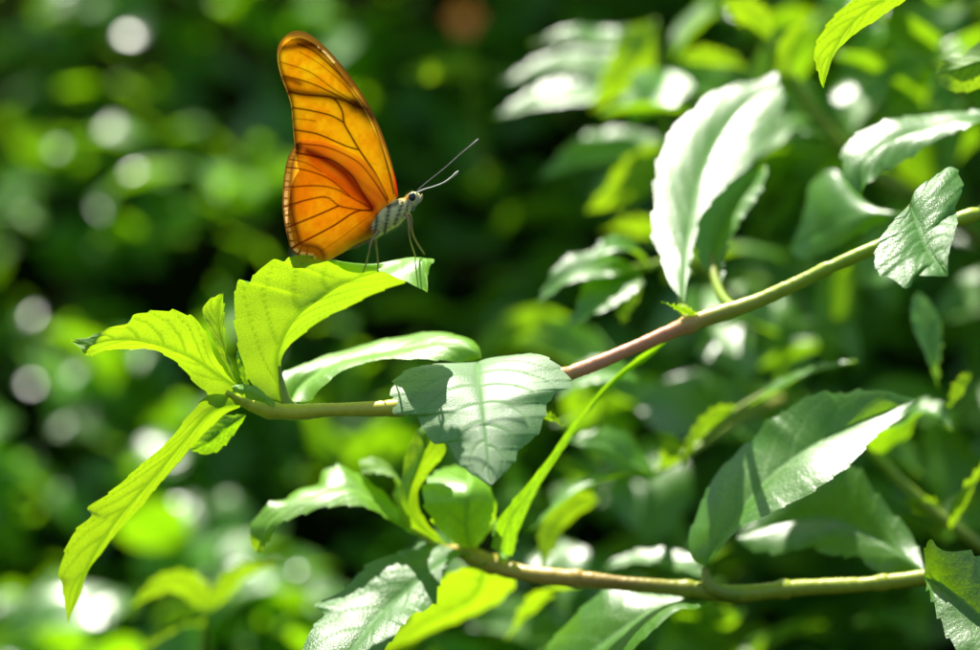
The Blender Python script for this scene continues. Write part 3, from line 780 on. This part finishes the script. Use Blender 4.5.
def hw_colour(px, py):
    n1 = value_noise(px, py, 16, 5); n2 = value_noise(px, py, 4.5, 6); n3 = value_noise(px, py, 1.5, 7)
    c = np.zeros(px.shape + (3,))
    k = np.clip((n1 * .7 + n2 * .3 - .3) * 1.6, 0, 1)[..., None]
    c[:] = np.array([.93, .43, .015]) * (1 - k) + np.array([.96, .62, .035]) * k
    c *= (.88 + .14 * n3 + .14 * n2)[..., None]

    def lay(mask, col):
        nonlocal c
        c = c * (1 - mask[..., None]) + np.array(col) * mask[..., None]
    dark = (.12, .045, .010)
    # translucent, paler front area that lies over the forewing
    sd = ((px - 297) * 61 - (py - 149) * 76) / 97.5
    lay(np.clip(sd / 5, 0, 1) * .7, (.98, .84, .20))
    # wine-coloured streak along the front of the wing
    ds, ts = seg_dist(px, py, smooth_poly([(372, 207), (358, 190), (345, 174), (326, 161), (308, 152)]))
    lay(np.exp(-(ds / (5 - 2 * ts)) ** 2) * .92, (.30, .03, .008))
    # dusky band inside the outer margin
    om = smooth_poly([(293.5, 147.7), (288.5, 157), (285.4, 169.5), (283.3, 186), (282.7, 205), (284.4, 221.5), (287.5, 236), (290.6, 248.5), (298, 255.5), (312, 259)], 60)
    do, to = seg_dist(px, py, om)
    wid = 5.5 + 7 * to
    lay(np.clip(1 - np.abs(do - wid) / (4.0 + 2 * n2), 0, 1) * .92, dark)
    lay(np.clip(1 - do / (wid - 1), 0, 1) ** .5 * .88, (.13, .06, .012))
    lay(np.exp(-(do / 1.6) ** 2) * .85, (.14, .07, .02))
    # pale scallops near the lower corner
    cell = np.abs(np.sin(to * 46))
    lay(((np.abs(do - 3.6) < 1.7) & (cell > .35)) * np.clip((to - .18) * 2.4, 0, .85), (.92, .66, .30))
    lay(((np.abs(do - 3.2) < 1.5) & (cell > .45)) * np.clip((to - .74) * 8, 0, .95), (.92, .74, .58))
    lay((cell < .22) * (do < wid) * .7, (.14, .06, .015))
    v = np.zeros(px.shape)
    for pts, w, s in HW_VEINS:
        d, _ = seg_dist(px, py, smooth_poly(pts))
        v = np.maximum(v, s * np.exp(-(d / (w * 1.0)) ** 2))
    lay(np.clip(v * 1.15, 0, .97), (.13, .012, .004))
    # paler inner (anal) fold
    da, _ = seg_dist(px, py, [(375, 235), (358, 245), (338, 257), (320, 262)])
    lay(np.clip(1 - da / 5, 0, 1) * .4, (.62, .38, .10))
    return np.clip(c, 0, 1), v


def wing_material():
    m, nt, out = new_mat('butterfly_wing')
    N, L = nt.nodes.new, nt.links.new
    a = N('ShaderNodeAttribute'); a.attribute_name = 'scales'
    tc = N('ShaderNodeTexCoord')
    nz = N('ShaderNodeTexNoise'); nz.inputs['Scale'].default_value = 5000; nz.inputs['Detail'].default_value = 2
    L(tc.outputs['Object'], nz.inputs['Vector'])
    bp = N('ShaderNodeBump'); bp.inputs['Strength'].default_value = .3; bp.inputs['Distance'].default_value = .00008
    L(nz.outputs['Fac'], bp.inputs['Height'])
    p = N('ShaderNodeBsdfPrincipled')
    mx = N('ShaderNodeMixRGB'); mx.blend_type = 'MULTIPLY'; mx.inputs[0].default_value = 1; mx.inputs[2].default_value = (.42, .40, .45, 1)
    L(a.outputs['Color'], mx.inputs[1]); L(mx.outputs[0], p.inputs['Base Color'])
    p.inputs['Roughness'].default_value = .6; p.inputs['Specular IOR Level'].default_value = .25
    L(bp.outputs[0], p.inputs['Normal'])
    t = N('ShaderNodeBsdfTranslucent'); L(a.outputs['Color'], t.inputs['Color'])
    ad = N('ShaderNodeMixShader'); ad.inputs[0].default_value = .9
    L(p.outputs[0], ad.inputs[1]); L(t.outputs[0], ad.inputs[2])
    L(ad.outputs[0], out.inputs['Surface'])
    return m


M_WING = wing_material()


def vcol_material(name, rough=.7, spec=.3, sheen=0.0, attr='tint', bump=.5, scale=3000):
    m, nt, out = new_mat(name)
    N, L = nt.nodes.new, nt.links.new
    a = N('ShaderNodeAttribute'); a.attribute_name = attr
    tc = N('ShaderNodeTexCoord')
    nz = N('ShaderNodeTexNoise'); nz.inputs['Scale'].default_value = scale; nz.inputs['Detail'].default_value = 4
    L(tc.outputs['Object'], nz.inputs['Vector'])
    mx = N('ShaderNodeMixRGB'); mx.blend_type = 'MULTIPLY'; mx.inputs[0].default_value = .35
    L(a.outputs['Color'], mx.inputs[1]); L(nz.outputs['Fac'], mx.inputs[2])
    bp = N('ShaderNodeBump'); bp.inputs['Strength'].default_value = bump; bp.inputs['Distance'].default_value = .0002
    L(nz.outputs['Fac'], bp.inputs['Height'])
    p = N('ShaderNodeBsdfPrincipled')
    L(mx.outputs[0], p.inputs['Base Color']); p.inputs['Roughness'].default_value = rough
    p.inputs['Specular IOR Level'].default_value = spec
    L(bp.outputs[0], p.inputs['Normal'])
    L(p.outputs[0], out.inputs['Surface'])
    return m


M_BODY = vcol_material('butterfly_body')
M_HAIR = vcol_material('butterfly_fur', rough=.6, bump=0)
M_LIMB = vcol_material('butterfly_limb', rough=.45, spec=.5, bump=.2)
M_EYE = vcol_material('butterfly_eye', rough=.15, spec=.6, bump=0)

bf = thing('butterfly', 'orange butterfly with closed brown-veined wings perched on the young leaf', 'butterfly', W((394, 255, 0)))


def make_wing(name, up, lo, colour, d_hinge, d_tip, sign, rot=0.0, nu=190, nv=95, sag=0.0):
    U = smooth_poly(up, nu); Lo = smooth_poly(lo, nu)
    s = np.linspace(0, 1, nv)
    # ease so that rows follow the wing from root to tip
    px = U[:, None, 0] * (1 - s)[None] + Lo[:, None, 0] * s[None]
    py = U[:, None, 1] * (1 - s)[None] + Lo[:, None, 1] * s[None]
    col, v = colour(px, py)
    dist = np.hypot(px - 386, py - 207)
    f = np.clip(dist / 150, 0, 1)
    d = d_hinge * (1 - f) + d_tip * f
    n1 = value_noise(px, py, 40, 9)
    d = d + sign * (.2 * (n1 - .5) + .10 * v) + sign * sag * np.sin(np.pi * np.clip(dist / 110, 0, 1)) * np.clip((py - 195) / 50, 0, 1)
    c, s_ = math.cos(rot), math.sin(rot)
    qx = 386 + (px - 386) * c - (py - 207) * s_
    qy = 207 + (px - 386) * s_ + (py - 207) * c
    y = d / 1000
    k = (CAM_D + y) / CAM_D * PXM if False else PXM
    P = np.stack([(qx - 490) * k, y, CAM_H - (qy - 325) * k], -1).reshape(-1, 3)
    return link_mesh(name, P, grid_faces(nu, nv), M_WING, bf, attrs={'scales': col.reshape(-1, 3)})


make_wing('hindwing', HW_UP, HW_LO, hw_colour, -1.7, -.5, -1, sag=.9)
make_wing('forewing', FW_UP, FW_LO, fw_colour, -1.2, -.25, -1)
make_wing('forewing', FW_UP, FW_LO, fw_colour, 1.2, .25, 1, rot=math.radians(-.6))
make_wing('hindwing', HW_UP, HW_LO, hw_colour, 1.7, .5, 1, rot=math.radians(.9), sag=.9)

# body: abdomen, thorax and head in one skin
bp_ = [(322, 257, 0), (334, 251, 0), (350, 243.5, 0), (364, 236, 0), (374, 229, 0), (382, 222, 0), (391, 215.5, 0), (399, 209.5, 0), (405, 205, 0), (408.5, 202, 0), (412, 199.5, 0),
       (416, 198, 0), (419.5, 197.5, 0), (421, 197.5, 0)]
br_ = [1.0, 4.0, 6.0, 7.0, 9.0, 11.3, 12.3, 11.0, 8.3, 5.6, 6.8, 6.6, 4.0, 1.0]
V, F, t = tube_geo([W(p) for p in bp_], [r_ * PXM for r_ in br_], 26, 110)
bx = V[:, 0] / PXM + 490; by = 325 - (V[:, 2] - CAM_H) / PXM
tint = np.tile(np.array([.95, .90, .36]), (len(V), 1))
nn = value_noise(bx, by, 3, 21)
tint = tint * (.75 + .5 * nn)[:, None]
tint = np.where((bx < 372)[:, None], np.array([.34, .24, .12]), tint)
for poly, w_ in [([(403, 203), (399, 214), (395, 225)], 1.3), ([(390, 206), (388, 218), (385, 232)], 1.4), ([(377, 213), (377, 222), (375, 235)], 1.8), ([(400, 200), (396, 204), (388, 207)], 1.4),
                 ([(409, 194), (408, 204), (407, 212)], .9)]:
    d, _ = seg_dist(bx, by, poly)
    m_ = (np.exp(-(d / (w_ * 1.05)) ** 2) * .95)[:, None]
    tint = tint * (1 - m_) + np.array([.02, .015, .01]) * m_
d, _ = seg_dist(bx, by, [(400, 196), (407, 198)])
m_ = np.exp(-(d / 3.5) ** 2)[:, None]
tint = tint * (1 - m_) + np.array([.75, .36, .03]) * m_
d, _ = seg_dist(bx, by, [(409, 203), (416, 205), (420, 199)])
m_ = (np.exp(-(d / 2.2) ** 2) * .7)[:, None]
tint = tint * (1 - m_) + np.array([.62, .60, .45]) * m_
body = link_mesh('body', V, F, M_BODY, bf, attrs={'tint': tint})

# downy hairs on thorax and head
rr = np.random.RandomState(5)
tri = []
hc = []
hf = []
vn = np.zeros_like(V)
Vc = np.array([W(p) for p in bp_])
cc = catmull(Vc, 110)
for _ in range(1500):
    i = rr.randint(int(.30 * 110), 105)
    j = rr.randint(26)
    p = V[i * 26 + j]
    nrm = norm(p - cc[i])
    back = norm(cc[max(i - 6, 0)] - cc[i])
    dirn = norm(nrm * .55 + back * .8 + rr.randn(3) * .35)
    ln = (.5 + .9 * rr.rand()) * .001 * (.7 if i > 85 else 1)
    wv = norm(np.cross(dirn, rr.randn(3))) * .000035
    b = len(tri)
    tri += [p - wv, p + wv, p + dirn * ln]
    hf.append((b, b + 1, b + 2))
    c_ = tint[i * 26 + j] * (1.0 + .5 * rr.rand()) + .02
    hc += [c_] * 3
link_mesh('fur', np.array(tri), hf, M_HAIR, body, attrs={'tint': np.clip(np.array(hc), 0, .9)}, smooth=False)


def ball(name, c, r, mat, parent, col, sq=(1, 1, 1)):
    nu_, nv_ = 17, 24
    th = np.linspace(0.001, math.pi - .001, nu_)
    ph = np.linspace(0, 2 * math.pi, nv_, endpoint=False)
    V = np.array([[math.sin(a) * math.cos(b) * sq[0], math.sin(a) * math.sin(b) * sq[1], math.cos(a) * sq[2]] for a in th for b in ph]) * r + c
    F = [(i * nv_ + j, i * nv_ + (j + 1) % nv_, (i + 1) * nv_ + (j + 1) % nv_, (i + 1) * nv_ + j) for i in range(nu_ - 1) for j in range(nv_)]
    return link_mesh(name, V, F, mat, parent, attrs={'tint': np.tile(np.array(col, float), (len(V), 1))})


for sg in (-1, 1):
    ball('eye', W((412.5, 197.5, 0)) + np.array([0, sg * .00115, 0]), .00088, M_EYE, bf, (.035, .04, .03), (1, .7, 1.15))


def limb(name, pts, rad, col0, col1=None, sides=8, tipball=None):
    V, F, t = tube_geo([W(p) for p in pts], [r_ * PXM for r_ in rad], sides, len(pts) * 7)
    col1 = col1 or col0
    c = np.array(col0)[None] * (1 - t[:, None]) + np.array(col1)[None] * t[:, None]
    return link_mesh(name, V, F, M_LIMB, bf, attrs={'tint': c})


LEGC = (.42, .30, .10)
limb('leg', [(379, 231, -2), (372, 240, -3), (369, 252, -3), (366, 264, 1), (363, 272.5, 4.5)], [2.0, 1.4, 1.0, .8, .7], LEGC)
limb('leg', [(381, 231, 2), (376, 240, 2), (377, 252, 3.5), (378, 264, 5), (378, 272, 6)], [2.0, 1.4, 1.1, .8, .7], LEGC)
limb('leg', [(404, 213, -1.5), (408, 219, -2.5), (409, 232, -2.5), (410.5, 241, 0), (413, 249, 4), (415.5, 256, 7.5)], [1.8, 1.5, 1.1, .9, .8, .6], LEGC)
limb('leg', [(405, 212, 1.5), (410, 216, 2), (411.5, 228, 2), (414, 237, 3.5), (419, 246, 6), (424.5, 254, 8)], [1.8, 1.5, 1.2, 1.0, .9, .6], LEGC)
limb('antenna', [(416, 193, -.8), (424, 189.5, -1.5), (434, 186.5, -2.2), (444, 182.5, -3), (452, 177, -3.6), (456, 173.5, -3.9), (458.5, 171, -4)],
     [.8, .7, .65, .7, 1.0, 1.4, .5], (.92, .90, .8), (.92, .88, .75))  # near antenna: sunlit look put into the tint, unlike its dark twin
limb('antenna', [(417, 191, .8), (430, 180, 2.0), (445, 168, 3.2), (460, 154.5, 4.5), (470, 146.5, 5.2), (476, 141.5, 5.8), (478.5, 139, 6)],
     [.75, .6, .55, .55, .85, 1.2, .5], (.02, .018, .012), (.30, .28, .22))
for sg in (-1, 1):
    limb('palp', [(415, 203, sg * .6), (419, 201, sg * .7), (421.5, 197, sg * .6), (422, 194, sg * .5)], [1.6, 2.0, 1.6, .6], (.62, .60, .42), (.55, .40, .15))
# coiled tongue under the head
co = [(411.5 + 2.6 * (1 - .07 * k) * math.cos(k * .7), 208.5 + 2.6 * (1 - .07 * k) * math.sin(k * .7), 0) for k in range(12)]
limb('proboscis', [(415, 202.5, 0)] + co, [.9] + [.75] * 12, (.35, .36, .25))

# ================================================================= BACKGROUND HEDGE
SLOPE = 1.25


def zs(x, y):
    return CAM_H - .15 + (y - .20) * SLOPE + .035 * np.sin(x * 11 + 1) + .03 * np.sin(y * 16 + x * 7)


def leaf_template(k, nu=8, nv=5):
    r = np.random.RandomState(100 + k)
    t = np.linspace(0, 1, nu)
    prof = np.interp(t, [0, .15, .35, .6, .85, 1], [0.03, .55, 1, .85, .35, 0])
    curl = .5 + .9 * r.rand()
    fold = .12 + .35 * r.rand()
    tw = (r.rand() - .5) * .8
    ang = curl * (t - .25)
    x = np.concatenate([[0], np.cumsum(np.cos(ang[:-1]))]) / (nu - 1)
    z = -np.concatenate([[0], np.cumsum(np.sin(ang[:-1]))]) / (nu - 1)
    v = np.linspace(-1, 1, nv)
    P = np.zeros((nu, nv, 3))
    wv = .26 + .06 * r.rand()
    for i in range(nu):
        a = tw * t[i]
        off = v * prof[i] * wv
        up = fold * np.abs(off) + .04 * np.sin(6 * t[i] + 3 * v)
        P[i, :, 0] = x[i]
        P[i, :, 1] = off * math.cos(a) - up * math.sin(a)
        P[i, :, 2] = z[i] + up * math.cos(a) + off * math.sin(a)
    vein = np.tile(np.exp(-(v / .22) ** 2), (nu, 1))
    TT, VV = np.meshgrid(t, v, indexing='ij')
    return P.reshape(-1, 3), grid_faces(nu, nv), vein.ravel(), TT.ravel(), VV.ravel()


def build_hedge(n):
    tp = [leaf_template(k) for k in range(7)]
    r = np.random.RandomState(4)
    Vs, Fs, ve, to, uv = [], [], [], [], []
    off = 0
    for i in range(n):
        y = .14 + .72 * r.rand() ** 1.15
        x = (r.rand() - .5) * (.9 + y * .9)
        dep = abs(r.randn()) * .07 if r.rand() < .8 else r.rand() * .22
        z = zs(x, y) - dep
        if i < n * .13:      # unseen canopy leaves added above the view to shade the hedge below
            x = -.07 + .42 * r.rand(); y = .29 + .25 * r.rand()
            z = CAM_H + .18 + .12 * r.rand() + .5 * max(0, y - .36)
        up = norm(np.array([0, -.15, .9]) + r.randn(3) * .45)
        d = np.array([r.randn() * .9, -.6 + r.randn() * .7, -.1 + r.randn() * .4])
        d = norm(d - up * (d @ up))
        s = np.cross(up, d)
        size = .020 + .022 * r.rand()
        P, F, v_, TT, VV = tp[r.randint(7)]
        Vs.append((P[:, :1] * d + P[:, 1:2] * s + P[:, 2:] * up) * size + np.array([x, y, z]))
        Fs.append(F + off)
        off += len(P)
        ve.append(v_ * .8); to.append(np.full(len(P), r.rand() ** 1.3))
        uv.append(np.stack([TT * size * 1000 + r.rand() * 50, VV * size * 260 + r.rand() * 50], -1))
    o = link_mesh('hedge_foliage', np.vstack(Vs), np.vstack(Fs), M_HEDGE, None, attrs={'vein': np.concatenate(ve), 'tone': np.concatenate(to)}, uv=np.vstack(uv))
    o['kind'] = 'stuff'
    o['label'] = 'dense dark green hedge leaves far out of focus behind the butterfly, with an added unseen canopy shading them'
    o['category'] = 'hedge'
    return o


def build_shoots(n):
    # leafy shoots standing between the hedge and the sharp branches on the right
    tp = [leaf_template(k, 12, 7) for k in range(7, 13)]
    r = np.random.RandomState(19)
    Vs, Fs, ve, to, uv = [], [], [], [], []
    off = 0
    while len(Vs) < n:
        x = -.015 + .27 * r.rand(); y = .13 + .13 * r.rand(); z = CAM_H - .13 + .26 * r.rand()
        k = CAM_D / (CAM_D + y)
        if x * k < .020 and z - CAM_H > -.02 or x * k < .050 and z - CAM_H > .01:
            continue
        up = norm(np.array([-.1, -.25, .85]) + r.randn(3) * .45)
        d = np.array([r.randn() * .9, -.5 + r.randn() * .6, -.1 + r.randn() * .4])
        d = norm(d - up * (d @ up))
        s = np.cross(up, d)
        size = .026 + .020 * r.rand()
        P, F, v_, TT, VV = tp[r.randint(len(tp))]
        Vs.append((P[:, :1] * d + P[:, 1:2] * s + P[:, 2:] * up) * size + np.array([x, y, z]))
        Fs.append(F + off)
        off += len(P)
        ve.append(v_ * .8); to.append(np.full(len(P), r.rand()))
        uv.append(np.stack([TT * size * 1000 + r.rand() * 50, VV * size * 260 + r.rand() * 50], -1))
    o = link_mesh('shrub_foliage', np.vstack(Vs), np.vstack(Fs), M_MATURE, None, attrs={'vein': np.concatenate(ve), 'tone': np.concatenate(to)}, uv=np.vstack(uv))
    o['kind'] = 'stuff'
    o['label'] = 'loose blurred green leaves filling the gaps behind the branches on the right'
    o['category'] = 'foliage'


build_hedge(12500)
build_shoots(430)

# orange bloom lost in the blur
M_BLOOM = vcol_material('orange_petal', rough=.6)
fl = thing('flower', 'small orange flower far out of focus at the top edge, right of the butterfly', 'flower', W((464, 18, 230)))
fc = W((464, 18, 230))
for k in range(6):
    a = k * math.pi / 3
    dv = np.array([math.cos(a), -.5, math.sin(a)])
    sd = norm(np.cross(dv, [0, -1, 0]))
    t_ = np.linspace(0, 1, 7)[:, None]
    mid = fc + dv * t_ * .0075 + np.array([0, .002, 0]) * t_ ** 2
    w_ = np.sin(np.pi * np.clip(t_, .05, .97)) * .003
    P = np.stack([mid - sd * w_, mid + np.array([0, .0006, 0]), mid + sd * w_], 1).reshape(-1, 3)
    link_mesh('petal', P, grid_faces(7, 3), M_BLOOM, fl, attrs={'tint': np.tile([.75, .25, .03], (21, 1))})
V, F, t = tube_geo([fc, fc + np.array([.002, .01, -.02]), fc + np.array([.006, .02, -.05])], [.0008, .0007, .0008], 8, 14)
link_mesh('stem', V, F, M_STEM, fl, attrs={'along': t})

# ================================================================= GROUND
gx = np.concatenate([np.linspace(-60, -1.6, 8), np.linspace(-1.4, 1.4, 40), np.linspace(1.6, 60, 8)])
gy = np.concatenate([np.linspace(-60, -.2, 8), np.linspace(-.1, 2.4, 50), np.linspace(2.6, 80, 8)])
GX, GY = np.meshgrid(gx, gy, indexing='ij')
bank = np.clip(zs(GX, GY) - .34, 0, 1.5)
edge = np.clip((GY - .16) / .12, 0, 1) * np.clip((2.0 - GY) / .6, 0, 1) * np.clip((1.4 - np.abs(GX)) / .4, 0, 1)
GZ = bank * edge * edge * (3 - 2 * edge)
m, nt, out = new_mat('soil')
nz = nt.nodes.new('ShaderNodeTexNoise'); nz.inputs['Scale'].default_value = 30; nz.inputs['Detail'].default_value = 8
tc = nt.nodes.new('ShaderNodeTexCoord'); nt.links.new(tc.outputs['Object'], nz.inputs['Vector'])
cr = nt.nodes.new('ShaderNodeValToRGB')
cr.color_ramp.elements[0].color = (.005, .006, .002, 1); cr.color_ramp.elements[1].color = (.012, .020, .004, 1)
nt.links.new(nz.outputs['Fac'], cr.inputs[0])
p = nt.nodes.new('ShaderNodeBsdfPrincipled'); p.inputs['Roughness'].default_value = 1; p.inputs['Specular IOR Level'].default_value = 0
nt.links.new(cr.outputs[0], p.inputs['Base Color']); nt.links.new(p.outputs[0], out.inputs['Surface'])
g = link_mesh('ground', np.stack([GX, GY, GZ], -1).reshape(-1, 3), grid_faces(len(gx), len(gy)), m)
g['kind'] = 'structure'

# ================================================================= LIGHT
SUN = norm(np.array([-.16, .30, .94]))
el = math.asin(SUN[2]); az = math.atan2(SUN[0], SUN[1])
w = bpy.data.worlds.new('World'); scene.world = w; w.use_nodes = True
nt = w.node_tree; nt.nodes.clear()
sky = nt.nodes.new('ShaderNodeTexSky'); sky.sky_type = 'NISHITA'; sky.sun_disc = False
sky.sun_elevation = el; sky.sun_rotation = az
bg = nt.nodes.new('ShaderNodeBackground'); bg.inputs['Strength'].default_value = .08
wo = nt.nodes.new('ShaderNodeOutputWorld')
nt.links.new(sky.outputs[0], bg.inputs[0]); nt.links.new(bg.outputs[0], wo.inputs[0])
sl = bpy.data.lights.new('sun', 'SUN'); sl.energy = 5.0; sl.angle = math.radians(.53); sl.color = (1, .95, .86)
so = bpy.data.objects.new('sun', sl); COL.objects.link(so)
so.rotation_euler = Vector((-SUN[0], -SUN[1], -SUN[2])).to_track_quat('-Z', 'Y').to_euler()

# ================================================================= CAMERA
cd = bpy.data.cameras.new('camera'); cam = bpy.data.objects.new('camera', cd); COL.objects.link(cam)
cam.location = (0, -CAM_D, CAM_H); cam.rotation_euler = (math.pi / 2, 0, 0)
cd.sensor_width = 36; cd.lens = 36 * CAM_D / .22
cd.clip_start = .02; cd.clip_end = 300
cd.dof.use_dof = True; cd.dof.focus_distance = CAM_D - .004; cd.dof.aperture_fstop = cd.lens / 20.0
scene.camera = cam

scene.view_settings.view_transform = 'Standard'
scene.view_settings.look = 'None'
scene.view_settings.exposure = 1.0
scene.view_settings.gamma = 1
scene.cycles.max_bounces = 10
scene.cycles.diffuse_bounces = 4
scene.cycles.transmission_bounces = 6
scene.cycles.sample_clamp_indirect = 4
try:
    scene.cycles.use_denoising = True
    scene.cycles.denoiser = 'OPENIMAGEDENOISE'
except Exception:
    pass
